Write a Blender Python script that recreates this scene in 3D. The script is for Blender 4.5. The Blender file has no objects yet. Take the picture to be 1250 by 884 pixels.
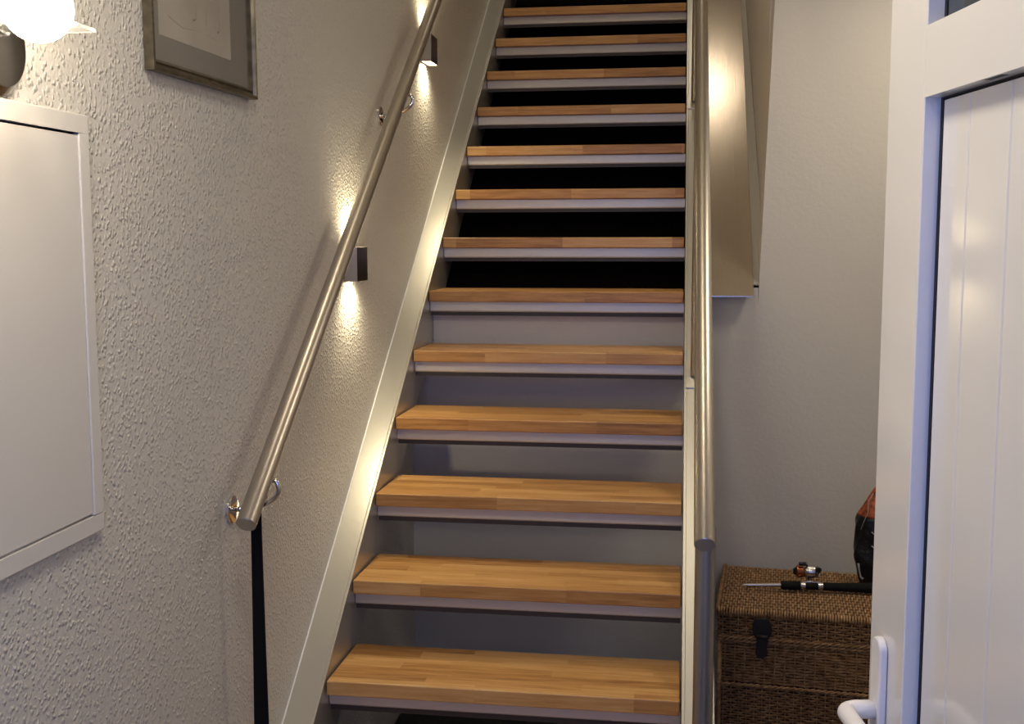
import bpy, bmesh, math, random
from mathutils import Vector, Matrix
random.seed(4)
SC = bpy.context.scene
COL = SC.collection
PI = math.pi

# ------------------------------------------------------------------ camera
cam_d = bpy.data.cameras.new('camera')
cam = bpy.data.objects.new('camera', cam_d)
COL.objects.link(cam)
cam_d.sensor_fit = 'HORIZONTAL'
cam_d.sensor_width = 36.0
cam_d.lens = 36.0 * 1374.31 / 1250.0
cam_d.clip_start = 0.02
cr = Vector((0.98923766, 0.14631001, -0.00149115))
cu = Vector((-0.01440624, 0.10753562, 0.99409685))
cf = Vector((-0.14560667, 0.98337657, -0.10848607))
cam.matrix_world = Matrix((
    (cr.x, cu.x, -cf.x, 0.879075),
    (cr.y, cu.y, -cf.y, -2.6670375),
    (cr.z, cu.z, -cf.z, 1.6827125),
    (0, 0, 0, 1)))
SC.camera = cam

# ------------------------------------------------------------------ world: dim blue dusk behind the open hall end
W = bpy.data.worlds.new('dusk')
SC.world = W
W.use_nodes = True
W.node_tree.nodes['Background'].inputs[0].default_value = (0.75, 0.75, 1.0, 1)
W.node_tree.nodes['Background'].inputs[1].default_value = 0.10

SC.view_settings.view_transform = 'Standard'
SC.view_settings.look = 'None'
SC.view_settings.gamma = 1.0
SC.view_settings.use_curve_mapping = False
SC.view_settings.exposure = 0.35

GLOBE_E = 44.0
SPOT_W = 7.0
CEIL_FILL_W = 8.5
UP_W = 1.4
WARM = (1.0, 0.80, 0.55)


def area_light(name, loc, rot, size, power, color, spread=PI):
    d = bpy.data.lights.new(name, 'AREA')
    d.shape = 'RECTANGLE'
    d.size, d.size_y = size
    d.energy = power
    d.color = color
    d.spread = spread
    o = bpy.data.objects.new(name, d)
    COL.objects.link(o)
    o.location = loc
    o.rotation_euler = rot
    return o


# lights for added, unseen ceiling lamps, plus the dusk window behind the camera
area_light('hall_fill_light', (0.52, -1.45, 2.67), (0, 0, 0), (0.34, 0.34), CEIL_FILL_W, (1.0, 0.88, 0.70))  # added as fill for the door, walls and tread tops
area_light('side_fill_light', (1.80, 0.65, 2.67), (0, 0, 0), (0.34, 0.34), 4.8, (1.0, 0.87, 0.66))  # added to brighten the upper back wall
area_light('dusk_window_light', (0.95, -3.56, 1.65), (PI / 2, 0, 0), (1.0, 1.2), 13.0, (0.20, 0.34, 1.0))
area_light('shaft_fill_light', (0.5, 0.45, 5.12), (0, 0, 0), (0.34, 0.34), 9.5, (1.0, 0.85, 0.62))  # added to light the fronts of the upper steps
area_light('landing_reflection_light', (0.98, 3.55, 5.12), (0, 0, 0), (0.40, 0.11), UP_W, (1.0, 0.85, 0.64))  # unseen; placed and widened to mirror as a band in the cover sheet


# ------------------------------------------------------------------ materials
def mat(name, base, rough=0.5, metal=0.0, spec=0.5, coat=0.0):
    m = bpy.data.materials.new(name)
    m.use_nodes = True
    b = m.node_tree.nodes['Principled BSDF']
    b.inputs['Base Color'].default_value = (*base, 1)
    b.inputs['Roughness'].default_value = rough
    b.inputs['Metallic'].default_value = metal
    b.inputs['Specular IOR Level'].default_value = spec
    b.inputs['Coat Weight'].default_value = coat
    return m, m.node_tree, b


def nd(nt, t, **kw):
    n = nt.nodes.new(t)
    for k, v in kw.items():
        setattr(n, k, v)
    return n


def coords(nt, scale=(1, 1, 1), kind='Object'):
    tc = nd(nt, 'ShaderNodeTexCoord')
    mp = nd(nt, 'ShaderNodeMapping')
    mp.inputs['Scale'].default_value = scale
    nt.links.new(tc.outputs[kind], mp.inputs[0])
    return mp.outputs[0]


def noise(nt, vec, scale, detail=2, rough=0.5):
    n = nd(nt, 'ShaderNodeTexNoise')
    n.inputs['Scale'].default_value = scale
    n.inputs['Detail'].default_value = detail
    n.inputs['Roughness'].default_value = rough
    nt.links.new(vec, n.inputs['Vector'])
    return n.outputs['Fac']


def ramp(nt, fac, stops):
    r = nd(nt, 'ShaderNodeValToRGB')
    e = r.color_ramp.elements
    e[0].position, e[0].color = stops[0][0], (*stops[0][1], 1)
    e[1].position, e[1].color = stops[-1][0], (*stops[-1][1], 1)
    for p, c in stops[1:-1]:
        x = e.new(p)
        x.color = (*c, 1)
    nt.links.new(fac, r.inputs[0])
    return r.outputs[0]


def bump(nt, b, height, strength, dist, prev=None):
    n = nd(nt, 'ShaderNodeBump')
    n.inputs['Strength'].default_value = strength
    n.inputs['Distance'].default_value = dist
    nt.links.new(height, n.inputs['Height'])
    if prev is not None:
        nt.links.new(prev, n.inputs['Normal'])
    nt.links.new(n.outputs[0], b.inputs['Normal'])
    return n.outputs[0]


def math_n(nt, op, a, b=None):
    n = nd(nt, 'ShaderNodeMath', operation=op)
    for i, v in enumerate((a, b)):
        if v is None:
            continue
        if isinstance(v, (int, float)):
            n.inputs[i].default_value = v
        else:
            nt.links.new(v, n.inputs[i])
    return n.outputs[0]


# rough plaster
M = {}
m, nt, b = mat('rough_plaster', (0.62, 0.60, 0.54), 0.42, spec=0.5)
v = coords(nt, (1, 0.82, 0.78))
vo = nd(nt, 'ShaderNodeTexVoronoi', feature='SMOOTH_F1')
vo.inputs['Scale'].default_value = 128
vo.inputs['Smoothness'].default_value = 0.35
wv = nd(nt, 'ShaderNodeVectorMath', operation='ADD')
nw = nd(nt, 'ShaderNodeTexNoise')
nw.inputs['Scale'].default_value = 130
sw = nd(nt, 'ShaderNodeVectorMath', operation='SCALE')
nt.links.new(v, nw.inputs['Vector'])
nt.links.new(nw.outputs['Color'], sw.inputs[0])
sw.inputs[3].default_value = 0.007
nt.links.new(v, wv.inputs[0])
nt.links.new(sw.outputs[0], wv.inputs[1])
nt.links.new(wv.outputs[0], vo.inputs['Vector'])
r1 = ramp(nt, vo.outputs['Distance'], [(0.12, (1, 1, 1)), (0.50, (0, 0, 0))])
msk = ramp(nt, noise(nt, v, 60, 2, 0.6), [(0.28, (0, 0, 0)), (0.50, (1, 1, 1))])
mm = nd(nt, 'ShaderNodeMath', operation='MULTIPLY')
nt.links.new(r1, mm.inputs[0])
nt.links.new(msk, mm.inputs[1])
h = math_n(nt, 'ADD', mm.outputs[0], math_n(nt, 'MULTIPLY', noise(nt, v, 170, 2, 0.5), 0.45))
bump(nt, b, h, 0.9, 0.0026)
M['plaster_rough'] = m

m, nt, b = mat('fine_plaster', (0.66, 0.63, 0.575), 0.6, spec=0.3)
v = coords(nt)
bump(nt, b, noise(nt, v, 70, 3, 0.6), 0.35, 0.0022)
M['plaster'] = m

m, nt, b = mat('ceiling_paint', (0.75, 0.72, 0.68), 0.8)
bump(nt, b, noise(nt, coords(nt), 90), 0.2, 0.002)
M['ceiling'] = m

m, nt, b = mat('dark_carpet', (0.05, 0.047, 0.04), 0.95, spec=0.1)
v = coords(nt)
nn = noise(nt, v, 420, 2, 0.7)
nt.links.new(ramp(nt, nn, [(0.35, (0.018, 0.017, 0.014)), (0.7, (0.12, 0.115, 0.10))]), b.inputs['Base Color'])
bump(nt, b, nn, 0.8, 0.004)
M['carpet'] = m

m, nt, b = mat('black_gap_fill', (0.008, 0.006, 0.005), 0.95, spec=0.05)  # near-black colour stands in for the dark space behind the upper steps
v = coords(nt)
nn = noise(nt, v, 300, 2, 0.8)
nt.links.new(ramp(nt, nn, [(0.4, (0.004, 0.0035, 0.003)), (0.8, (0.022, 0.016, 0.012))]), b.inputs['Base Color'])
M['gap_fill'] = m

m, nt, b = mat('beige_floor_tile', (0.12, 0.11, 0.10), 0.4)
M['tile'] = m


def brushed(name, base, rough, scale, metal=1.0, amt=0.12, bs=0.08):
    m, nt, b = mat(name, base, rough, metal)
    v = coords(nt, scale)
    nn = noise(nt, v, 60, 3, 0.6)
    mr = nd(nt, 'ShaderNodeMapRange')
    nt.links.new(nn, mr.inputs[0])
    mr.inputs[3].default_value = rough - amt
    mr.inputs[4].default_value = rough + amt
    nt.links.new(mr.outputs[0], b.inputs['Roughness'])
    bump(nt, b, nn, bs, 0.0004)
    return m


M['steel'] = brushed('brushed_stainless_steel', (0.50, 0.46, 0.41), 0.33, (8, 1, 1))
M['sheet'] = brushed('satin_sheet_steel', (0.56, 0.48, 0.39), 0.19, (8, 0.02, 0.02), metal=0.75, amt=0.03, bs=0.5)
M['silver_paint'] = brushed('silver_grey_satin_paint', (0.55, 0.54, 0.49), 0.34, (2, 2, 2), metal=0.70, amt=0.05)
M['tray'] = brushed('grey_tray_paint', (0.66, 0.63, 0.54), 0.40, (2, 2, 2), metal=0.4, amt=0.05)
M['chrome'] = mat('polished_chrome', (0.75, 0.73, 0.70), 0.09, 1.0)[0]
M['dark_chrome'] = mat('smoked_chrome', (0.30, 0.29, 0.28), 0.2, 1.0)[0]
M['black_plastic'] = mat('black_plastic', (0.010, 0.010, 0.012), 0.4)[0]
M['black_rubber'] = mat('black_rubber_gasket', (0.004, 0.004, 0.008), 0.6)[0]
M['foam'] = mat('black_foam_grip', (0.009, 0.009, 0.009), 0.85, spec=0.2)[0]
M['strap'] = mat('black_strap', (0.004, 0.004, 0.005), 0.7, spec=0.15)[0]
M['pvc'] = mat('white_door_plastic', (0.80, 0.785, 0.74), 0.11, spec=0.55)[0]
M['handle'] = mat('white_handle_paint', (0.86, 0.84, 0.82), 0.28)[0]
M['cabinet'] = mat('white_enamelled_metal', (0.66, 0.64, 0.59), 0.38)[0]
M['dark_reflection'] = mat('dark_reflection_steel', (0.09, 0.085, 0.08), 0.28, 1.0)[0]
M['dark_edge'] = mat('dark_edge_strip', (0.035, 0.028, 0.026), 0.5)[0]
M['lip'] = mat('grey_lip_paint', (0.40, 0.37, 0.31), 0.5)[0]
M['copper'] = mat('copper_spool', (0.50, 0.16, 0.07), 0.3, 1.0)[0]
M['silver'] = mat('silver_metal', (0.62, 0.60, 0.57), 0.25, 1.0)[0]

# oiled, glued-up hardwood: staves of differing tone, fixed to the board itself
m, nt, b = mat('oiled_butcher_block', (0.6, 0.35, 0.15), 0.36, spec=0.45)
tc = nd(nt, 'ShaderNodeTexCoord')
oi = nd(nt, 'ShaderNodeObjectInfo')
sx = nd(nt, 'ShaderNodeSeparateXYZ')
nt.links.new(tc.outputs['Object'], sx.inputs[0])
row = math_n(nt, 'FLOOR', math_n(nt, 'DIVIDE', math_n(nt, 'ADD', sx.outputs[1], 0.012), 0.041))
seed = math_n(nt, 'MULTIPLY', oi.outputs['Random'], 77.0)
w1 = nd(nt, 'ShaderNodeTexWhiteNoise', noise_dimensions='2D')
cx = nd(nt, 'ShaderNodeCombineXYZ')
nt.links.new(row, cx.inputs[0])
nt.links.new(seed, cx.inputs[1])
nt.links.new(cx.outputs[0], w1.inputs['Vector'])
colf = math_n(nt, 'FLOOR', math_n(nt, 'ADD', math_n(nt, 'DIVIDE', sx.outputs[0], 0.40), math_n(nt, 'MULTIPLY', w1.outputs[0], 7.3)))
w2 = nd(nt, 'ShaderNodeTexWhiteNoise', noise_dimensions='3D')
cx2 = nd(nt, 'ShaderNodeCombineXYZ')
nt.links.new(row, cx2.inputs[0])
nt.links.new(colf, cx2.inputs[1])
nt.links.new(seed, cx2.inputs[2])
nt.links.new(cx2.outputs[0], w2.inputs['Vector'])
mp = nd(nt, 'ShaderNodeMapping')
mp.inputs['Scale'].default_value = (2.2, 34, 34)
nt.links.new(tc.outputs['Object'], mp.inputs[0])
addv = nd(nt, 'ShaderNodeVectorMath', operation='ADD')
nt.links.new(mp.outputs[0], addv.inputs[0])
sc = nd(nt, 'ShaderNodeVectorMath', operation='SCALE')
nt.links.new(w2.outputs['Color'], sc.inputs[0])
sc.inputs[3].default_value = 40
nt.links.new(sc.outputs[0], addv.inputs[1])
g = noise(nt, addv.outputs[0], 3.0, 5, 0.62)
tone = math_n(nt, 'ADD', math_n(nt, 'MULTIPLY', w2.outputs[0], 0.34), math_n(nt, 'MULTIPLY', g, 0.95))
cc = ramp(nt, tone, [(0.28, (0.22, 0.095, 0.026)), (0.5, (0.41, 0.200, 0.058)), (0.70, (0.54, 0.29, 0.095)), (0.95, (0.65, 0.39, 0.155))])
nt.links.new(cc, b.inputs['Base Color'])
bump(nt, b, g, 0.08, 0.001)
M['wood'] = m

m, nt, b = mat('brown_wicker', (0.2, 0.11, 0.05), 0.5)
v = coords(nt, (1, 1, 1))
nn = noise(nt, v, 55, 3, 0.7)
nt.links.new(ramp(nt, nn, [(0.3, (0.16, 0.075, 0.028)), (0.5, (0.36, 0.20, 0.085)), (0.75, (0.55, 0.36, 0.17))]), b.inputs['Base Color'])
M['wicker'] = m
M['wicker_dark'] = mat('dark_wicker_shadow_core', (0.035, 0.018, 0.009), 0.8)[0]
M['latch'] = mat('dark_leather', (0.012, 0.009, 0.008), 0.6)[0]

m, nt, b = mat('gilt_frame', (0.30, 0.25, 0.16), 0.36, 0.9)
nn = noise(nt, coords(nt, (1, 1, 1)), 30, 3)
nt.links.new(ramp(nt, nn, [(0.3, (0.085, 0.075, 0.055)), (0.7, (0.21, 0.18, 0.12))]), b.inputs['Base Color'])
M['gilt'] = m
M['mat_board'] = mat('taupe_mat_board', (0.15, 0.13, 0.088), 0.7)[0]
m, nt, b = mat('aged_paper', (0.55, 0.50, 0.40), 0.8)
nt.links.new(ramp(nt, noise(nt, coords(nt), 9, 3), [(0.3, (0.33, 0.29, 0.215)), (0.7, (0.41, 0.365, 0.28))]), b.inputs['Base Color'])
M['paper'] = m
M['ink'] = mat('sepia_ink', (0.16, 0.12, 0.08), 0.8)[0]

m, nt, b = mat('clear_picture_glass', (1, 1, 1), 0.03)
b.inputs['Alpha'].default_value = 0.05
M['glass'] = m
m, nt, b = mat('door_glass', (0.05, 0.06, 0.07), 0.04)
M['door_glass'] = m
m, nt, b = mat('frosted_lamp_plate', (0.95, 0.98, 0.96), 0.15)
b.inputs['Transmission Weight'].default_value = 0.92
M['plate_glass'] = m


def emit(name, col, s):
    m, nt, b = mat(name, (0.9, 0.88, 0.84), 0.4)
    b.inputs['Emission Color'].default_value = (*col, 1)
    b.inputs['Emission Strength'].default_value = s
    return m


M['globe'] = emit('lit_opal_glass', (1.0, 0.83, 0.62), GLOBE_E)
M['led'] = emit('lit_spot_lens', (1.0, 0.84, 0.58), 60)
M['diffuser'] = emit('lit_unseen_diffuser', (1.0, 0.88, 0.72), 6)  # glow of the unseen ceiling lamps

# crinkled plastic bag
m, nt, b = mat('black_bag_foil', (0.010, 0.010, 0.011), 0.35)
bump(nt, b, noise(nt, coords(nt), 45, 4, 0.6), 0.8, 0.006)
M['bag'] = m
m, nt, b = mat('orange_bag_print', (0.42, 0.09, 0.025), 0.45)
v = coords(nt)
nt.links.new(ramp(nt, noise(nt, v, 60, 3), [(0.35, (0.16, 0.03, 0.012)), (0.6, (0.5, 0.12, 0.035))]), b.inputs['Base Color'])
bump(nt, b, noise(nt, v, 45, 4, 0.6), 0.8, 0.006)
M['bag_orange'] = m
M['bag_print'] = mat('pale_bag_print', (0.42, 0.40, 0.38), 0.5)[0]


# ------------------------------------------------------------------ mesh helpers
def obj(name, bm, material, parent=None, smooth=False, bevel=0, seg=2):
    me = bpy.data.meshes.new(name)
    bmesh.ops.recalc_face_normals(bm, faces=bm.faces)
    bm.to_mesh(me)
    bm.free()
    me.materials.append(material)
    if smooth:
        for p in me.polygons:
            p.use_smooth = True
    o = bpy.data.objects.new(name, me)
    COL.objects.link(o)
    if parent is not None:
        o.parent = parent
    if bevel:
        mo = o.modifiers.new('bevel', 'BEVEL')
        mo.width = bevel
        mo.segments = seg
        mo.limit_method = 'ANGLE'
    return o


def tag(o, label=None, cat=None, group=None, kind=None):
    if label:
        o['label'] = label
    if cat:
        o['category'] = cat
    if group:
        o['group'] = group
    if kind:
        o['kind'] = kind
    return o


def thing(name, label, cat, loc=(0, 0, 0), rz=0, group=None):
    o = bpy.data.objects.new(name, None)
    o.empty_display_size = 0.05
    COL.objects.link(o)
    o.location = loc
    o.rotation_euler = (0, 0, rz)
    return tag(o, label, cat, group)


def copy_tree(o, parent=None):
    c = o.copy()
    COL.objects.link(c)
    c.parent = parent
    for ch in list(o.children):
        copy_tree(ch, c)
    return c


def box(bm, x0, x1, y0, y1, z0, z1):
    vs = [bm.verts.new((x, y, z)) for x in (x0, x1) for y in (y0, y1) for z in (z0, z1)]
    for f in ((0, 1, 3, 2), (4, 6, 7, 5), (0, 4, 5, 1), (2, 3, 7, 6), (0, 2, 6, 4), (1, 5, 7, 3)):
        bm.faces.new([vs[i] for i in f])
    return bm


def prism_x(bm, pts, x0, x1):
    """polygon in (y, z) extruded along x"""
    a = [bm.verts.new((x0, y, z)) for y, z in pts]
    c = [bm.verts.new((x1, y, z)) for y, z in pts]
    bm.faces.new(a)
    bm.faces.new(list(reversed(c)))
    n = len(pts)
    for i in range(n):
        bm.faces.new((a[i], c[i], c[(i + 1) % n], a[(i + 1) % n]))
    return bm


def frame_of(d):
    d = d.normalized()
    a = Vector((0, 0, 1)) if abs(d.z) < 0.9 else Vector((1, 0, 0))
    u = d.cross(a).normalized()
    return u, u.cross(d).normalized()


def tube(bm, pts, r, n=16, caps=True):
    pts = [Vector(p) for p in pts]
    rs = r if isinstance(r, (list, tuple)) else [r] * len(pts)
    rings = []
    u = None
    for i, p in enumerate(pts):
        if i == 0:
            d = pts[1] - p
        elif i == len(pts) - 1:
            d = p - pts[i - 1]
        else:
            d = (pts[i + 1] - p).normalized() + (p - pts[i - 1]).normalized()
        if d.length < 1e-9:
            d = Vector((0, 0, 1))
        d.normalize()
        if u is None:
            u, w = frame_of(d)
        else:
            u = (u - d * u.dot(d)).normalized()
            w = u.cross(d)
        rings.append([bm.verts.new(p + (u * math.cos(2 * PI * k / n) + w * math.sin(2 * PI * k / n)) * rs[i]) for k in range(n)])
    for a, c in zip(rings, rings[1:]):
        for k in range(n):
            bm.faces.new((a[k], a[(k + 1) % n], c[(k + 1) % n], c[k]))
    if caps:
        bm.faces.new(rings[0])
        bm.faces.new(list(reversed(rings[-1])))
    return bm


def capped_tube(bm, p0, p1, r, n=32, e=0.0015):
    """straight tube with small edge rounding at its ends"""
    p0, p1 = Vector(p0), Vector(p1)
    d = (p1 - p0).normalized()
    return tube(bm, [p0, p0 + d * e, p1 - d * e, p1], [r - e, r, r, r - e], n)


def sphere(bm, c, r, u=24, v=16, sc=(1, 1, 1)):
    mt = Matrix.Translation(Vector(c)) @ Matrix.Diagonal((sc[0], sc[1], sc[2], 1))
    bmesh.ops.create_uvsphere(bm, u_segments=u, v_segments=v, radius=r, matrix=mt)
    return bm


def smooth_angle(o, ang=0.6):
    me = o.data
    for p in me.polygons:
        p.use_smooth = True
    me.set_sharp_from_angle(angle=ang)
    return o


B = bmesh.new

# ------------------------------------------------------------------ the setting
G, R, TD, TT, WID = 0.2478, 0.18765, 0.2716, 0.0384, 0.90
SL = R / G
XW = -0.08          # face of left wall
YW = 1.32           # face of back wall
Z1 = 0.563          # top of the third tread (y = 0)


def nose(y):
    return Z1 + SL * y


def struct(name, bm, m, parent=None):
    o = obj(name, bm, m, parent)
    if parent is None:
        o['kind'] = 'structure'
    return o


struct('floor', box(B(), -0.2, 2.45, -3.6, 1.32, -0.1, 0.0), M['tile'])
tag(obj('carpet', box(B(), -0.075, 0.985, -0.4, 1.31, 0.0005, 0.009), M['carpet']), 'dark speckled carpet on the floor beneath the stairs', 'carpet')
wf = B()
box(wf, XW, 0.40, -3.75, -3.6, 0, 2.75)
box(wf, 1.50, 2.3, -3.75, -3.6, 0, 2.75)
box(wf, 0.40, 1.50, -3.75, -3.6, 2.30, 2.75)
box(wf, 0.40, 1.50, -3.75, -3.6, 0.0, 1.0)
struct('wall_front', wf, M['plaster'])
wn = B()
box(wn, 0.40, 0.45, -3.72, -3.66, 1.0, 2.3)
box(wn, 1.45, 1.50, -3.72, -3.66, 1.0, 2.3)
box(wn, 0.45, 1.45, -3.72, -3.66, 1.0, 1.05)
box(wn, 0.45, 1.45, -3.72, -3.66, 2.25, 2.3)
struct('window_1', wn, M['pvc'])
struct('wall_left', box(B(), XW - 0.12, XW, -3.6, 6.0, 0, 5.3), M['plaster_rough'])
bw = B()
box(bw, 0.001, WID - 0.001, YW, YW + 0.09, 0, 1.455)
box(bw, XW, 0.001, YW, YW + 0.09, 0, 1.315)
box(bw, WID - 0.001, 0.981, YW, YW + 0.09, 0, 1.315)
box(bw, 0.981, 1.18, YW, YW + 0.09, 0, 1.462)
box(bw, 0.981, 1.1515, YW, YW + 0.09, 1.462, 1.514)
box(bw, 1.18, 2.45, YW, YW + 0.14, 0, 1.462)
jb = [(1.152, 1.462), (2.45, 1.462), (2.45, 2.75), (1.194, 2.75)]
ja = [bw.verts.new((x, YW, z)) for x, z in jb]
jc = [bw.verts.new((x, YW + 0.14, z)) for x, z in jb]
bw.faces.new(ja)
bw.faces.new(list(reversed(jc)))
for i in range(4):
    bw.faces.new((ja[i], ja[(i + 1) % 4], jc[(i + 1) % 4], jc[i]))
struct('wall_back', bw, M['plaster'])
struct('wall_right', box(B(), 2.3, 2.42, -3.6, YW, 0, 2.75), M['plaster'])
cl = B()
box(cl, XW, 2.3, -3.6, -0.1, 2.75, 2.87)
box(cl, 1.3, 2.3, -0.1, YW, 2.75, 2.87)
box(cl, XW, 1.30, -0.1, 6.0, 5.2, 5.3)
struct('ceiling', cl, M['ceiling'])
st = B()
box(st, 1.18, 1.30, YW + 0.14, 6.0, 1.3, 5.2)
box(st, 1.18, 1.30, -0.1, YW + 0.14, 2.75, 5.2)
struct('wall_stairwell_right', st, M['plaster'])
struct('wall_stairwell_front', box(B(), XW, 1.18, -0.22, -0.1, 2.87, 5.2), M['plaster'])
struct('wall_landing_end', box(B(), XW, 1.18, 5.9, 6.0, 3.0, 5.2), M['plaster'])
struct('floor_landing', box(B(), XW, 1.18, 3.56, 5.9, 2.85, 3.003), M['carpet'])
# added black board standing in for the dark space behind the upper flight
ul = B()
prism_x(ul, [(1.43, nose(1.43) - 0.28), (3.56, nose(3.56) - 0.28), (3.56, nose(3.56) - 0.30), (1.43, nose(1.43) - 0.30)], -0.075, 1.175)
tag(obj('gap_board', ul, M['gap_fill']), 'added black board standing in for the dark space behind the upper steps', 'panel')

# ------------------------------------------------------------------ the staircase
stair = thing('staircase', 'open riser staircase with oiled wood treads between silver grey steel stringers', 'staircase', (0.45, -0.6, 0))


def own(o, parent):
    """parent while keeping the world place of geometry written in world coordinates"""
    o.parent = parent
    o.matrix_parent_inverse = Matrix.Translation(-Vector(parent.location))
    return o


def stringer(xi, sgn):
    bm = B()
    dz = 0.236
    y0, y1 = -Z1 / SL, 3.56
    yb = y0 + dz / SL
    xo = xi + sgn * 0.008
    prism_x(bm, [(y0, 0.0), (yb, 0.0), (y1, nose(y1) - dz), (y1, nose(y1))], min(xi, xo), max(xi, xo))
    xf = xi + sgn * 0.079
    a, c = min(xo, xf), max(xo, xf)
    prism_x(bm, [(y0, 0.0), (y0 + 0.013, 0.0), (y1, nose(y1) - 0.010), (y1, nose(y1))], a, c)
    prism_x(bm, [(yb - 0.013, 0.0), (yb, 0.0), (y1, nose(y1) - dz), (y1, nose(y1) - dz + 0.010)], a, c)
    return own(obj('stringer', bm, M['silver_paint'], bevel=0.0012), stair)


stringer(0.0, -1)
bm = B()
y0_, y1_ = -0.70, 3.56
prism_x(bm, [(y0_, nose(y0_) - 0.006), (y1_, nose(y1_) - 0.006), (y1_, nose(y1_) + 0.003), (y0_, nose(y0_) + 0.003)], -0.0798, -0.0765)
own(obj('sealing_bead', bm, M['handle']), stair)
stringer(WID, 1)

tb = B()
box(tb, 0.004, WID - 0.004, 0.0, TD, -TT, 0.0)
tread0 = obj('tread', tb, M['wood'], bevel=0.0035, seg=3)
trb = B()
prism_x(trb, [(0.030, -0.0005 - TT), (0.030, -TT - 0.033), (0.033, -TT - 0.037), (0.046, -TT - 0.047), (0.058, -TT - 0.047),
              (0.058, -TT - 0.044), (0.047, -TT - 0.044), (0.036, -TT - 0.035), (0.034, -TT - 0.032), (0.034, -TT - 0.004),
              (0.235, -TT - 0.004), (0.235, -TT - 0.0005)], 0.0015, WID - 0.0015)
tray0 = obj('tread_tray', trb, M['tray'], bevel=0.0008)
tray0.parent = tread0
leb = B()
box(leb, 0.004, WID - 0.004, 0.0325, 0.0345, -TT - 0.050, -TT - 0.0365)
le0 = obj('tray_lower_edge', leb, M['dark_edge'])
le0.parent = tray0
for k in range(16):
    t = tread0 if k == 0 else copy_tree(tread0)
    t.parent = stair
    t.location = Vector((0, (k - 2) * G, (k + 1) * R)) - Vector(stair.location)

# ------------------------------------------------------------------ left handrail on the wall
RL = thing('handrail', 'brushed steel tube handrail fixed to the rough plaster left wall', 'handrail', (0.0, -0.4935, 1.0955))
d0 = Vector((0, G, R)).normalized()


def wall_bracket(y, z, zr):
    """rosette on the wall with a bent rod up to the rail; local to RL"""
    o = Vector(RL.location)
    bm = B()
    tube(bm, [Vector((XW + 0.0005, y, z)) - o, Vector((XW + 0.006, y, z)) - o, Vector((XW + 0.0075, y, z)) - o], [0.030, 0.030, 0.027], 32)
    br = smooth_angle(obj('rosette', bm, M['chrome'], RL))
    bm = B()
    pts = []
    for i in range(9):
        a = i / 8 * PI / 2
        pts.append(Vector((XW + 0.007 + 0.103 * math.sin(a), y, z + 0.05 * (1 - math.cos(a)))) - o)
    pts.append(Vector((0.026, y, zr - 0.022)) - o)
    pts.append(Vector((0.014, y, zr - 0.016)) - o)
    tube(bm, pts, 0.006, 12)
    obj('bracket_rod', bm, M['chrome'], br, smooth=True)
    bm = B()
    box(bm, -0.013, 0.013, y - o.y - 0.03, y - o.y + 0.03, 0, 0.003)
    for vtx in bm.verts:
        yy = vtx.co.y + o.y
        vtx.co.z += (zr - o.z - 0.0265) + (yy - y) * SL
    obj('saddle_plate', bm, M['steel'], br)


bm = B()
capped_tube(bm, (0, 0, 0), d0 * 5.0, 0.0212)
smooth_angle(obj('rail_tube', bm, M['steel'], RL))
for y, z in ((-0.377, 1.098), (0.912, 2.076), (2.20, 3.05)):
    wall_bracket(y, z, 1.0955 + SL * (y + 0.4935))

# long black strap hanging at the lower end
SP = thing('hanging_strap', 'long flat black strap hanging under the lower end of the left handrail', 'strap', (-0.014, -0.40, 1.122))
bm = B()
prof = [(0, 0.003), (-0.004, 0.010), (-0.02, 0.0115), (-0.10, 0.0120), (-0.30, 0.0140), (-0.50, 0.0165), (-0.56, 0.0165), (-0.575, 0.012)]
f = []
for z, w in prof:
    f.append([bm.verts.new((sx_ * w, sy_ * 0.003 - 0.0 * z, z)) for sx_, sy_ in ((-1, -1), (1, -1), (1, 1), (-1, 1))])
for a, c in zip(f, f[1:]):
    for k in range(4):
        bm.faces.new((a[k], a[(k + 1) % 4], c[(k + 1) % 4], c[k]))
bm.faces.new(f[0])
bm.faces.new(list(reversed(f[-1])))
obj('strap_band', bm, M['strap'], SP, bevel=0.001)
bm = B()
tube(bm, [(0.012, 0.001, 0.012), (0.012, 0.008, 0.012)], 0.012, 24)
smooth_angle(obj('end_button', bm, M['chrome'], SP))
bm = B()
tube(bm, [(0.0, 0.003, -0.004), (-0.006, 0.006, 0.012), (-0.022, 0.015, 0.018), (-0.026, 0.022, -0.002)], 0.0022, 8)
obj('strap_loop', bm, M['strap'], SP, smooth=True)

# ------------------------------------------------------------------ right handrail on posts
RR = thing('handrail', 'brushed steel tube handrail on round posts along the right stringer', 'handrail', (0.937, -0.47, 1.0826))
o = Vector(RR.location)
bm = B()
capped_tube(bm, (0, 0, 0), Vector((0.012, 5 * d0.y, 5 * d0.z)), 0.0212)
smooth_angle(obj('rail_tube', bm, M['steel'], RR))
for y in (-0.425, 0.907, 2.235):
    zr = 1.0826 + SL * (y + 0.47)
    bm = B()
    tube(bm, [Vector((0.9395, y, nose(y) + 0.004)) - o, Vector((0.9395, y, zr - 0.006)) - o], 0.0205, 32)
    ps = smooth_angle(obj('post', bm, M['steel'], RR))
    bm = B()
    box(bm, 0.905 - o.x, 0.974 - o.x, y - o.y - 0.045, y - o.y + 0.045, 0, 0.005)
    for vtx in bm.verts:
        yy = vtx.co.y + o.y
        vtx.co.z += nose(yy) - o.z + 0.001
    bp = obj('base_plate', bm, M['silver_paint'], ps, bevel=0.001)

# ------------------------------------------------------------------ steel cover sheet beside the upper flight
SH = thing('cover_sheet', 'bronze toned satin steel cover sheet rising beside the right stringer', 'metal cover', (0.985, 1.262, nose(1.262) - 0.030))
bm = B()
L_ = 2.25


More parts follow.
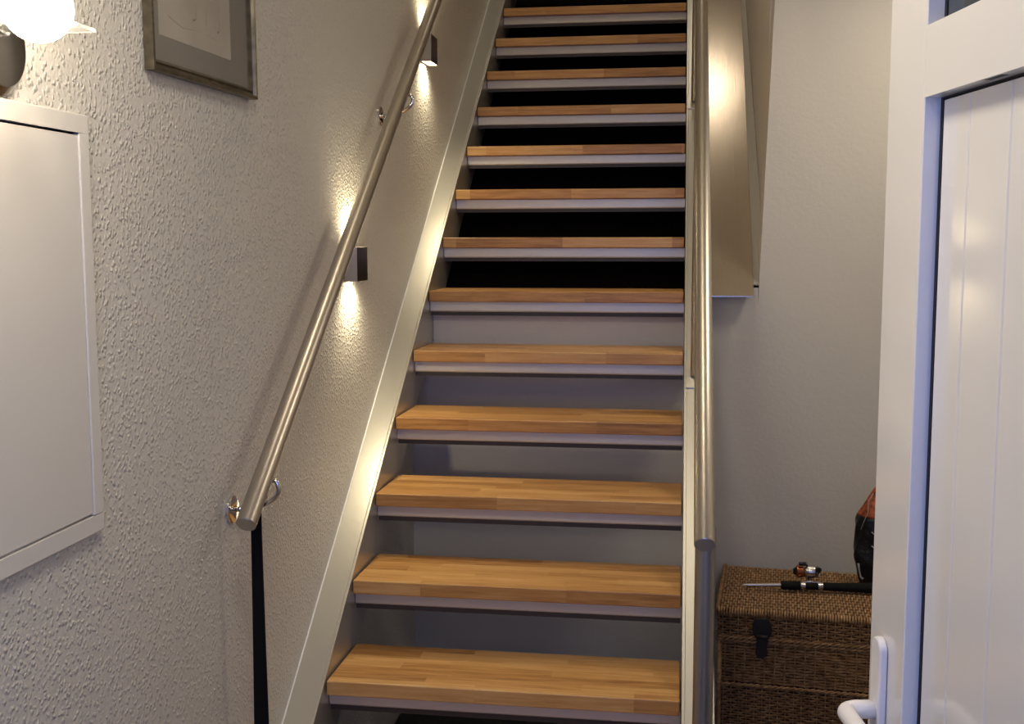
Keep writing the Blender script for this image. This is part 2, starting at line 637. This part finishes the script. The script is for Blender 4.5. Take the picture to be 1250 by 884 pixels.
def shp(x0, x1a, x1b, dz0, dz1):
    vs = []
    for (y, xa, xb) in ((0, x0, x1a), (L_, x0, x1b)):
        for x in (xa, xb):
            for dz in (dz0, dz1):
                vs.append(bm.verts.new((x, y, SL * y + dz)))
    for f_ in ((0, 1, 3, 2), (4, 6, 7, 5), (0, 4, 5, 1), (2, 3, 7, 6), (0, 2, 6, 4), (1, 5, 7, 3)):
        bm.faces.new([vs[i] for i in f_])


shp(0.0, 0.148, 0.178, -0.004, 0.0)
obj('sheet_face', bm, M['sheet'], SH)
bm = B()
# folded lip along the wall side
vs = []
for (y, xb) in ((0.0605, 0.1498), (L_, 0.179)):
    for x in (xb, 0.1935):
        for dz in (-0.012, -0.006):
            vs.append(bm.verts.new((x, y, SL * y + dz)))
for f_ in ((0, 1, 3, 2), (4, 6, 7, 5), (0, 4, 5, 1), (2, 3, 7, 6), (0, 2, 6, 4), (1, 5, 7, 3)):
    bm.faces.new([vs[i] for i in f_])
obj('folded_lip', bm, M['lip'], SH)

# ------------------------------------------------------------------ up-and-down wall lights
def updown(y0, zc, label):
    t = thing('wall_light', label, 'wall light', (XW, y0 + 0.055, zc), 0, 'up and down lights along the left wall')
    h = 0.049
    bm = B()
    # open box body: shell of four sides
    box(bm, 0.004, 0.042, -0.055, -0.053, -h, h)
    box(bm, 0.004, 0.042, 0.053, 0.055, -h, h)
    box(bm, 0.004, 0.006, -0.053, 0.053, -h, h)
    obj('housing', bm, M['steel'], t)
    bm = B()
    box(bm, 0.040, 0.042, -0.053, 0.053, -h, h)
    obj('front_plate', bm, M['dark_reflection'], t)  # dark base colour stands in for the dark room mirrored in the plate
    bm = B()
    box(bm, 0.0005, 0.004, -0.05, 0.05, -h + 0.008, h - 0.008)
    obj('wall_plate', bm, M['dark_reflection'], t)
    for s in (-1, 1):
        bm = B()
        tube(bm, [(0.0225, 0, s * (h - 0.016)), (0.0225, 0, s * (h - 0.012))], 0.0165, 20)
        obj('lamp_lens', bm, M['led'], t)
        d = bpy.data.lights.new('spot_light', 'SPOT')
        d.energy = SPOT_W
        d.color = (1.0, 0.84, 0.56)
        d.spot_size = math.radians(150)
        d.spot_blend = 1.0
        d.shadow_soft_size = 0.012
        o_ = bpy.data.objects.new('spot_light', d)
        COL.objects.link(o_)
        o_.parent = t
        o_.location = (0.026, 0, s * (h - 0.003))
        o_.rotation_euler = (0, 0, 0) if s < 0 else (PI, 0, 0)
    return t


updown(0.485, 1.611, 'lower box-shaped steel up and down light, behind the middle of the left handrail')
updown(1.50, 2.387, 'upper box-shaped steel up and down light, near the top of the left handrail')

# ------------------------------------------------------------------ globe wall lamp
GL = thing('globe_wall_lamp', 'glowing globe wall lamp with square glass plate above the white cabinet', 'wall lamp', (XW, -1.20, 1.942))
bm = B()
tube(bm, [(0.0005, 0.02, 0.01), (0.012, 0.02, 0.01), (0.022, 0.02, 0.01), (0.026, 0.02, 0.01)], [0.068, 0.068, 0.056, 0.02], 40)
smooth_angle(obj('wall_rosette', bm, M['dark_chrome'], GL), 0.5)
bm = B()
tube(bm, [(0.024, -0.02, 0.03), (0.05, -0.03, 0.042), (0.085, -0.033, 0.049)], 0.009, 16)
obj('arm', bm, M['handle'], GL, smooth=True)
bm = B()
sphere(bm, (0.108, -0.033, 0.049), 0.046, 32, 20)
obj('glass_globe', bm, M['globe'], GL, smooth=True)
bm = B()
box(bm, 0.03, 0.150, -0.11, 0.041, 0.028, 0.033)
obj('glass_plate', bm, M['plate_glass'], GL, bevel=0.001)

# ------------------------------------------------------------------ white meter cabinet on the left wall
CB = thing('meter_cabinet', 'flush white metal cabinet door set in the left wall below the globe lamp', 'cabinet', (XW, -1.30, 1.20))
ya, yb_, zt = -0.40, 0.362, 0.682
bm = B()
bw_ = 0.030
box(bm, 0, 0.012, ya, yb_, zt - bw_, zt)
box(bm, 0, 0.012, ya, yb_, 0, bw_)
box(bm, 0, 0.012, ya, ya + bw_, bw_, zt - bw_)
box(bm, 0, 0.012, yb_ - bw_, yb_, bw_, zt - bw_)
bmesh.ops.remove_doubles(bm, verts=bm.verts, dist=1e-5)
obj('frame', bm, M['cabinet'], CB, bevel=0.002)
bm = B()
box(bm, 0.0005, 0.0095, ya + bw_ + 0.002, yb_ - bw_ - 0.0012, bw_ + 0.0035, zt - bw_ - 0.0035)
dr = obj('cabinet_door', bm, M['cabinet'], CB, bevel=0.0015)
bm = B()
tube(bm, [(0.0095, ya + 0.06, 0.34), (0.0125, ya + 0.06, 0.34)], 0.011, 20)
obj('lock', bm, M['chrome'], dr)

# ------------------------------------------------------------------ framed picture
PC = thing('framed_picture', 'small framed sketch on taupe mat hanging high on the left wall', 'picture', (XW, -0.46, 1.991), 0)
PC.rotation_euler = (math.radians(0.7), 0, 0)
pw, ph, fw = 0.253, 0.56, 0.022
for nm, (y0, y1, z0, z1) in dict(a=(-pw, pw, 0, fw), b=(-pw, pw, ph - fw, ph), c=(-pw, -pw + fw, 0, ph), d=(pw - fw, pw, 0, ph)).items():
    bm = B()
    # mitred moulding stick: outer edge high, stepped towards the picture
    horiz = nm in 'ab'
    inner = {'a': z1, 'b': z0, 'c': y1, 'd': y0}[nm]
    outer = {'a': z0, 'b': z1, 'c': y0, 'd': y1}[nm]
    prof_ = [(0.002, 0.0), (0.020, 0.0), (0.022, 0.14), (0.020, 0.34), (0.013, 0.46), (0.013, 0.62), (0.0155, 0.74), (0.0115, 1.0), (0.002, 1.0)]
    lo, hi = (-pw, pw) if horiz else (0, ph)
    A_, C_ = [], []
    for dx, t_ in prof_:
        q = outer + (inner - outer) * t_
        m_ = fw * t_
        if horiz:
            A_.append(bm.verts.new((dx, lo + m_, q)))
            C_.append(bm.verts.new((dx, hi - m_, q)))
        else:
            A_.append(bm.verts.new((dx, q, lo + m_)))
            C_.append(bm.verts.new((dx, q, hi - m_)))
    n_ = len(prof_)
    bm.faces.new(A_)
    bm.faces.new(list(reversed(C_)))
    for i in range(n_):
        bm.faces.new((A_[i], C_[i], C_[(i + 1) % n_], A_[(i + 1) % n_]))
    obj('frame_side', bm, M['gilt'], PC)
bm = B()
box(bm, 0.003, 0.006, -pw + 0.018, pw - 0.018, 0.018, ph - 0.018)
obj('mat_board', bm, M['mat_board'], PC)
bm = B()
box(bm, 0.0062, 0.0068, -0.200, 0.138, 0.070, ph - 0.08)
pr = obj('sketch_sheet', bm, M['paper'], PC)


def stroke(pts, w):
    bm = B()
    p = [Vector((0.0071, a, b_)) for a, b_ in pts]
    L2, R2 = [], []
    for i, q in enumerate(p):
        d = (p[min(i + 1, len(p) - 1)] - p[max(i - 1, 0)]).normalized()
        n_ = Vector((0, -d.z, d.y)) * w * (0.5 + 0.5 * math.sin(i * 1.7 + 1))
        L2.append(bm.verts.new(q + n_))
        R2.append(bm.verts.new(q - n_))
    for i in range(len(p) - 1):
        bm.faces.new((L2[i], L2[i + 1], R2[i + 1], R2[i]))
    obj('ink_stroke', bm, M['ink'], pr)


for pts, w in (([(-0.055, 0.30), (-0.045, 0.22), (-0.03, 0.16), (-0.035, 0.125), (-0.05, 0.12)], 0.0024),
               ([(0.045, 0.30), (0.035, 0.22), (0.022, 0.17), (0.012, 0.122)], 0.0024),
               ([(0.050, 0.30), (0.062, 0.22), (0.078, 0.16), (0.080, 0.12), (0.070, 0.116)], 0.0024),
               ([(-0.10, 0.30), (-0.105, 0.22), (-0.10, 0.17)], 0.0016),
               ([(-0.16, 0.11), (-0.10, 0.098), (-0.02, 0.104), (0.06, 0.10)], 0.0008)):
    stroke(pts, w)
bm = B()
box(bm, 0.0085, 0.0095, -pw + 0.02, pw - 0.02, 0.02, ph - 0.02)
obj('glass_pane', bm, M['glass'], PC)

# ------------------------------------------------------------------ white door, opened towards the camera
TH = 0.1778
DX, DY = 1.1378, -1.1645
rz = math.atan2(-math.cos(TH), math.sin(TH))      # local +x runs from the latch edge to the hinge edge
# local +y (left of +x) points away from or towards the stairs: face seen is at local y = 0, body on the far side
door = thing('white_door', 'white plastic door with boarded panel, standing open at the right edge', 'door', (DX, DY, 0.012), rz)
DW, DH, DT = 0.95, 2.22, 0.068
ST = 0.1145
zb0, zb1 = 0.17, 1.8335      # lower panel
zg0, zg1 = 1.915, 2.10       # glazed light
SG = 1                        # body lies on local +y side (away from the left wall)
bm = B()


def dbox(bm_, s0, s1, d0_, d1_, z0, z1):
    return box(bm_, s0, s1, min(SG * d0_, SG * d1_), max(SG * d0_, SG * d1_), z0, z1)


for nm, a in (('stile', (0, ST, 0, DH)), ('stile', (DW - ST, DW, 0, DH)), ('rail', (ST, DW - ST, 0, zb0)),
              ('rail', (ST, DW - ST, zb1, zg0)), ('rail', (ST, DW - ST, zg1, DH))):
    bm = B()
    dbox(bm, a[0], a[1], 0, DT, a[2], a[3])
    o_ = obj(nm, bm, M['pvc'], door)
    if nm == 'stile':
        o_.modifiers.new('bevel', 'BEVEL').width = 0.0015
RC = 0.0205                    # depth of the panel behind the frame face


def ring(z0, z1, nm):
    g = 0.0065
    for a in ((ST, ST + g, z0, z1), (DW - ST - g, DW - ST, z0, z1), (ST + g, DW - ST - g, z1 - g * 0.3, z1), (ST + g, DW - ST - g, z0, z0 + g * 0.3)):
        bm_ = B()
        dbox(bm_, a[0], a[1], RC - 0.0004, RC + 0.006, a[2], a[3])
        obj('gasket', bm_, M['black_rubber'], door)


ring(zb0, zb1, 'panel')
ring(zg0, zg1, 'glass')
edges = [ST + 0.007, 0.193, 0.291, 0.389, 0.487, 0.585, 0.683, 0.781, DW - ST - 0.007]
for e0, e1 in zip(edges, edges[1:]):
    bm = B()
    c_ = 0.0022
    prof_ = [(e0, RC + 0.020), (e0, RC + c_), (e0 + c_, RC), (e1 - c_, RC), (e1, RC + c_), (e1, RC + 0.020)]
    A_ = [bm.verts.new((s, SG * d, zb0 + 0.004)) for s, d in prof_]
    C_ = [bm.verts.new((s, SG * d, zb1 - 0.004)) for s, d in prof_]
    bm.faces.new(A_)
    bm.faces.new(list(reversed(C_)))
    for i in range(6):
        bm.faces.new((A_[i], C_[i], C_[(i + 1) % 6], A_[(i + 1) % 6]))
    obj('panel_board', bm, M['pvc'], door)
bm = B()
dbox(bm, ST + 0.007, DW - ST - 0.007, RC + 0.001, RC + 0.02, zg0 + 0.004, zg1 - 0.004)
obj('glass_pane', bm, M['door_glass'], door)
bm = B()
dbox(bm, 0.262, 0.300, 0.004, 0.011, zb1 - 0.0003, zb1 + 0.002)
obj('drain_slot', bm, M['black_rubber'], door)
# handle
hs, hz = 0.050, 1.066
bm = B()
pts = []
for i in range(25):
    a = i / 24 * PI
    pts.append((hs + 0.0165 * math.cos(a), hz + 0.080 + 0.0165 * math.sin(a)))
pts += [(hs - 0.0165, hz - 0.14)]
for i in range(1, 25):
    a = PI + i / 24 * PI
    pts.append((hs + 0.0165 * math.cos(a), hz - 0.14 + 0.0165 * math.sin(a)))
A_ = [bm.verts.new((s, -SG * 0.0005, z)) for s, z in pts]
C_ = [bm.verts.new((s, -SG * 0.011, z)) for s, z in pts]
bm.faces.new(A_)
bm.faces.new(list(reversed(C_)))
for i in range(len(pts)):
    j = (i + 1) % len(pts)
    bm.faces.new((A_[i], A_[j], C_[j], C_[i]))
hp = smooth_angle(obj('handle_plate', bm, M['handle'], door, bevel=0.0025), 0.6)
bm = B()
hpts = [(hs, -0.010, hz), (hs, -0.030, hz), (hs, -0.036, hz)]
for i in range(1, 7):
    a = i / 6 * PI / 2
    hpts.append((hs + 0.014 * (1 - math.cos(a)), -0.036 - 0.014 * math.sin(a), hz))
hpts += [(hs + 0.06, -0.050, hz - 0.001), (hs + 0.100, -0.049, hz - 0.002), (hs + 0.115, -0.048, hz - 0.002)]
tube(bm, [(a, SG * b_, c_) for a, b_, c_ in hpts], [0.0120, 0.0120, 0.0118] + [0.0115] * 6 + [0.0110, 0.0105, 0.006], 24)
obj('handle_lever', bm, M['handle'], hp, smooth=True)

# ------------------------------------------------------------------ wicker chest
WK = thing('wicker_chest', 'brown woven wicker chest with lid against the back wall, right of the stairs', 'basket', (1.018, 0.822, 0), math.radians(-5.0))
BW_, BD_, BH_, LZ = 0.90, 0.485, 0.435, 0.535


def weave(name, parent, O, U, V, N, lu, lv, pitch=0.0082, stake=0.024, amp=0.0048, th=0.0026, bulge=0.0, step=1):
    """weavers along U over stakes along V, each weaver a flat bent strip of its own"""
    bm_ = B()
    O, U, V, N = Vector(O), Vector(U), Vector(V), Vector(N)
    rows = int(lv / pitch)
    ns = int(lu / stake)
    for r_ in range(rows):
        v0 = (r_ + 0.5) * lv / rows
        w = pitch * 0.40
        ph_ = (r_ // step) % 2
        prev = None
        jit = random.uniform(-0.0006, 0.0006)
        for i in range(ns * 2 + 1):
            u_ = i * lu / (ns * 2)
            a = (1 if ((i // 2 + ph_) % 2 == 0) else -1) if i % 2 == 1 else 0
            c_ = O + U * u_ + V * (v0 + jit) + N * (amp * a + bulge * math.sin(PI * v0 / lv))
            q = [bm_.verts.new(c_ + V * w * 0.7 + N * th), bm_.verts.new(c_ + V * w), bm_.verts.new(c_ - V * w), bm_.verts.new(c_ - V * w * 0.7 + N * th)]
            if prev:
                for k in range(3):
                    bm_.faces.new((prev[k], prev[k + 1], q[k + 1], q[k]))
            prev = q
    for i in range(ns):
        u_ = (i + 0.5) * lu / ns
        p = O + U * u_
        p0, p1 = p, p + V * lv
        if bulge:
            mids = [p + V * lv * t_ + N * bulge * math.sin(PI * t_) for t_ in (0, .25, .5, .75, 1)]
        else:
            mids = [p0, p1]
        tube(bm_, mids, 0.0022, 6)
    return tag(obj(name, bm_, M['wicker'], parent), kind='stuff')


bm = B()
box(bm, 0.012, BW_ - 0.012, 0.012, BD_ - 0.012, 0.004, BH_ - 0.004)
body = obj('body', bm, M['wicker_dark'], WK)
X_, Y_, Z_ = (1, 0, 0), (0, 1, 0), (0, 0, 1)
weave('body_weave', body, (0.006, 0.006, 0.006), X_, Z_, (0, -1, 0), BW_ - 0.012, 0.275)
weave('body_weave', body, (0.006, 0.006, 0.293), X_, Z_, (0, -1, 0), BW_ - 0.012, 0.130, step=2, pitch=0.0092, stake=0.030, amp=0.0040)
weave('body_weave', body, (0.006, BD_ - 0.01, 0.006), (0, -1, 0), Z_, (-1, 0, 0), BD_ - 0.02, 0.42)
weave('body_weave', body, (BW_ - 0.006, 0.01, 0.006), Y_, Z_, (1, 0, 0), BD_ - 0.02, 0.42)


def rope(name, parent, p0, p1, r, turns):
    """three-strand twisted wicker band"""
    bm_ = B()
    p0, p1 = Vector(p0), Vector(p1)
    d = p1 - p0
    u, w = frame_of(d)
    n_ = int(turns * 8)
    for s in range(2):
        pts_ = [p0 + d * (i / n_) + (u * math.cos(2 * PI * (i / 8 + s / 2)) + w * math.sin(2 * PI * (i / 8 + s / 2))) * r * 0.55 for i in range(n_ + 1)]
        tube(bm_, pts_, r * 0.62, 5)
    return obj(name, bm_, M['wicker'], parent, smooth=True)


for z_ in (0.008, 0.287, BH_ - 0.006):
    rope('twisted_band', body, (0, 0.0, z_), (BW_, 0.0, z_), 0.0055, 24)
    rope('twisted_band', body, (0.0, BD_, z_), (0.0, 0, z_), 0.0055, 13)
for x_ in (0.004, BW_ - 0.004):
    bm = B()
    tube(bm, [(x_, 0.004, 0), (x_, 0.004, BH_)], 0.008, 8)
    obj('corner_post', bm, M['wicker'], body, smooth=True)
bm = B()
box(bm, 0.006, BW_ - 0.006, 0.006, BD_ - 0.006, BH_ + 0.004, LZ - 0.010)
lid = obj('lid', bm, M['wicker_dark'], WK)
weave('lid_weave', lid, (-0.004, 0.0, LZ - 0.008), Y_, X_, (0, 0, 1), BD_, BW_ + 0.008, pitch=0.0084, stake=0.026, amp=0.0050)
weave('lid_side_weave', lid, (0.0, -0.002, BH_ + 0.008), X_, Z_, (0, -1, 0), BW_, LZ - BH_ - 0.022, amp=0.0050)
weave('lid_side_weave', lid, (0.0, BD_, BH_ + 0.008), (0, -1, 0), Z_, (-1, 0, 0), BD_, LZ - BH_ - 0.022, amp=0.0050)
# wrapped front edge of the lid: short strands bent over a rod
bm = B()
n_ = int(BW_ / 0.0084)
for i in range(n_ + 1):
    x_ = i * BW_ / n_ + random.uniform(-0.0006, 0.0006)
    pts = []
    for k in range(6):
        a = PI / 2 + k / 5 * PI * 0.95
        pts.append((x_, 0.004 + 0.013 * math.cos(a), LZ - 0.014 + 0.012 * math.sin(a)))
    tube(bm, pts, 0.0037, 5, caps=False)
tag(obj('lid_edge_strands', bm, M['wicker'], lid, smooth=True), kind='stuff')
bm = B()
n_ = int(BD_ / 0.0084)
for i in range(n_ + 1):
    y_ = i * BD_ / n_
    pts = []
    for k in range(6):
        a = PI / 2 + k / 5 * PI * 0.95
        pts.append((0.002 + 0.011 * math.cos(a), y_, LZ - 0.014 + 0.012 * math.sin(a)))
    tube(bm, pts, 0.0036, 5, caps=False)
tag(obj('lid_edge_strands', bm, M['wicker'], lid, smooth=True), kind='stuff')
rope('twisted_band', lid, (0, -0.004, BH_ + 0.006), (BW_, -0.004, BH_ + 0.006), 0.0055, 24)
# dark leather clasp: round tab over a tongue
bm = B()
lx = 0.134
pts = [(lx - 0.022, 0.030), (lx - 0.028, 0.012), (lx - 0.030, -0.006), (lx - 0.026, -0.024), (lx - 0.016, -0.036), (lx - 0.015, -0.060), (lx - 0.018, -0.085), (lx - 0.010, -0.096),
       (lx + 0.006, -0.097), (lx + 0.016, -0.086), (lx + 0.016, -0.060), (lx + 0.018, -0.036), (lx + 0.028, -0.022), (lx + 0.031, -0.004), (lx + 0.027, 0.014), (lx + 0.020, 0.030)]
A_ = [bm.verts.new((x, -0.0135, z + 0.482)) for x, z in pts]
C_ = [bm.verts.new((x, -0.020, z + 0.482)) for x, z in pts]
bm.faces.new(A_)
bm.faces.new(list(reversed(C_)))
for i in range(len(pts)):
    j = (i + 1) % len(pts)
    bm.faces.new((A_[i], A_[j], C_[j], C_[i]))
lt = obj('leather_clasp', bm, M['latch'], WK, bevel=0.0015)
bm = B()
tube(bm, [(lx - 0.016, -0.024, 0.455), (lx + 0.018, -0.024, 0.455)], 0.006, 12)
obj('toggle', bm, M['latch'], lt, smooth=True)

# ------------------------------------------------------------------ short fishing rod with reel on the lid
FR = thing('fishing_rod', 'short telescopic fishing rod with black grip and silver reel on the chest lid', 'fishing rod', (1.095, 1.018, LZ + 0.0165), math.radians(1.2))


def rodpart(name, pts, rs, mt, parent=FR, n=20):
    bm_ = B()
    tube(bm_, pts, [q * 1.15 for q in rs], n)
    return smooth_angle(obj(name, bm_, mt, parent), 0.7)


rodpart('metal_blank', [(0, 0, -0.004), (0.022, 0, -0.004), (0.03, 0, -0.004), (0.136, 0, 0)], [0.0008, 0.0045, 0.0050, 0.0058], M['silver'])
rodpart('foam_grip', [(0.130, 0, 0), (0.132, 0, 0), (0.192, 0, 0), (0.194, 0, 0)], [0.009, 0.0125, 0.0125, 0.009], M['foam'])
rodpart('silver_ring', [(0.193, 0, 0), (0.208, 0, 0)], [0.0105, 0.0105], M['silver'])
rodpart('reel_seat', [(0.208, 0, 0), (0.250, 0, 0)], [0.0098, 0.0098], M['foam'])
rodpart('silver_ring', [(0.249, 0, 0), (0.264, 0, 0)], [0.0108, 0.0108], M['silver'])
rodpart('rear_grip', [(0.263, 0, 0), (0.267, 0, 0), (0.33, 0, 0), (0.44, 0, 0.001), (0.52, 0, 0.002), (0.523, 0, 0.002)], [0.009, 0.0115, 0.0125, 0.0150, 0.0150, 0.012], M['foam'])
RE = rodpart('reel_body', [(0.205, 0.030, 0.040), (0.212, 0.030, 0.040), (0.240, 0.030, 0.040), (0.244, 0.030, 0.040)], [0.014, 0.019, 0.019, 0.013], M['silver'])
rodpart('spool', [(0.180, 0.030, 0.040), (0.184, 0.030, 0.040), (0.203, 0.030, 0.040), (0.206, 0.030, 0.040)], [0.011, 0.0185, 0.0175, 0.012], M['copper'], RE)
rodpart('spool_cap', [(0.172, 0.030, 0.040), (0.1795, 0.030, 0.040)], [0.007, 0.012], M['black_plastic'], RE)
rodpart('reel_foot', [(0.222, 0.024, 0.024), (0.223, 0.010, 0.016), (0.228, 0.003, 0.0085)], [0.006, 0.0045, 0.005], M['black_plastic'], RE, 10)
rodpart('foot_plate', [(0.196, 0.0, 0.0115), (0.215, 0.0, 0.0135), (0.235, 0.0, 0.0135), (0.256, 0.0, 0.0118)], [0.0018, 0.003, 0.003, 0.0018], M['silver'], RE, 8)
bl_ = []
for i in range(15):
    a = i / 14 * PI * 1.15 - 0.2
    bl_.append((0.250 + 0.012 * math.sin(a), 0.030 - 0.022 * math.cos(a), 0.040 + 0.024 * math.sin(a) * 0.9 - 0.01))
rodpart('bail_wire', bl_, [0.0013] * 15, M['silver'], RE, 8)
rodpart('rotor', [(0.244, 0.030, 0.040), (0.249, 0.030, 0.040), (0.262, 0.030, 0.040)], [0.014, 0.017, 0.008], M['silver'], RE)
rodpart('rotor_knob', [(0.248, 0.018, 0.051), (0.252, 0.008, 0.051)], [0.008, 0.008], M['black_plastic'], RE, 14)
rodpart('crank_arm', [(0.218, 0.026, 0.056), (0.212, 0.02, 0.066), (0.200, 0.018, 0.068)], [0.003, 0.003, 0.003], M['black_plastic'], RE, 8)
rodpart('crank_knob', [(0.188, 0.018, 0.069), (0.190, 0.018, 0.069), (0.211, 0.018, 0.069), (0.213, 0.018, 0.069)], [0.003, 0.0058, 0.0058, 0.003], M['black_plastic'], RE, 12)

# ------------------------------------------------------------------ black and orange bag on the lid, behind the door edge
BG = thing('plastic_bag', 'crumpled black bag with orange top standing on the chest beside the door', 'bag', (1.565, 1.120, LZ + 0.003))


def bag_r(z, a):
    """half width of the bag at height z and angle a"""
    t_ = z / 0.335
    w = 0.070 + 0.028 * math.sin(min(1, t_ * 3.0) * PI / 2) - 0.020 * max(0, (t_ - 0.25)) ** 1.0
    if t_ > 0.68:
        w *= 1 - 0.62 * ((t_ - 0.68) / 0.32) ** 1.25
    w *= 1 + 0.035 * math.sin(5 * a + 9 * t_) + 0.025 * math.sin(11 * a - 17 * t_) + 0.02 * math.sin(23 * t_ + 2 * a)
    return w


def bag_part(name, z0, z1, mt, parent, off=0.0):
    bm_ = B()
    rings = []
    nz, na = 18, 48
    for i in range(nz + 1):
        z_ = z0 + (z1 - z0) * i / nz
        rings.append([bm_.verts.new(((bag_r(z_, 2 * PI * k / na) + off) * math.cos(2 * PI * k / na), (bag_r(z_, 2 * PI * k / na) * 0.55 + off) * math.sin(2 * PI * k / na), z_)) for k in range(na)])
    for a, c in zip(rings, rings[1:]):
        for k in range(na):
            bm_.faces.new((a[k], a[(k + 1) % na], c[(k + 1) % na], c[k]))
    bm_.faces.new(rings[0])
    bm_.faces.new(list(reversed(rings[-1])))
    return obj(name, bm_, mt, parent, smooth=True)


bag_part('bag_body', 0.0, 0.235, M['bag'], BG)
bag_part('bag_top', 0.233, 0.335, M['bag_orange'], BG, 0.0005)


def on_bag(pts, r, name='printed_mark'):
    bm_ = B()
    q = []
    for dx, z_ in pts:
        # point on the camera-facing side
        a = -math.acos(max(-1, min(1, dx / bag_r(z_, -PI / 2))))
        rr = bag_r(z_, a) + 0.0012
        q.append((rr * math.cos(a), rr * 0.55 * math.sin(a) - 0.001, z_))
    tube(bm_, q, r, 6)
    obj(name, bm_, M['bag_print'], BG, smooth=True)


on_bag([(-0.046, 0.188), (-0.038, 0.182), (-0.028, 0.184), (-0.024, 0.190), (-0.014, 0.196)], 0.0018)
on_bag([(-0.026, 0.176), (-0.030, 0.166), (-0.022, 0.158), (-0.016, 0.150), (-0.026, 0.138), (-0.040, 0.134), (-0.050, 0.142)], 0.0018)
on_bag([(-0.018, 0.165), (-0.008, 0.160), (-0.006, 0.148), (-0.016, 0.140)], 0.0018)
on_bag([(-0.078, 0.19), (-0.070, 0.225), (-0.060, 0.25), (-0.052, 0.285), (-0.04, 0.31)], 0.0012, 'drawstring')
on_bag([(-0.084, 0.075), (-0.080, 0.05), (-0.070, 0.028), (-0.062, 0.024)], 0.004)

# ------------------------------------------------------------------ added ceiling lamps, unseen: fill for hall and steps, a reflection for the sheet
for (x_, y_, z_, lb) in ((0.52, -1.45, 2.75, 'added, unseen round flush ceiling lamp as fill for the front hall'), (1.80, 0.65, 2.75, 'added, unseen round flush ceiling lamp brightening the back wall over the wicker chest'), (0.5, 0.45, 5.2, 'added, unseen round flush ceiling lamp brightening the upper steps from the front'), (0.98, 3.55, 5.2, 'unseen round flush ceiling lamp of the upper landing, placed for its reflection in the cover sheet')):
    t = thing('unseen_ceiling_lamp', lb, 'ceiling lamp', (x_, y_, z_))
    bm = B()
    tube(bm, [(0, 0, 0), (0, 0, -0.03)], 0.19, 40)
    obj('lamp_base', bm, M['handle'], t)
    bm = B()
    tube(bm, [(0, 0, -0.03), (0, 0, -0.06), (0, 0, -0.072)], [0.18, 0.17, 0.10], 40)
    obj('lamp_diffuser', bm, M['diffuser'], t, smooth=True)
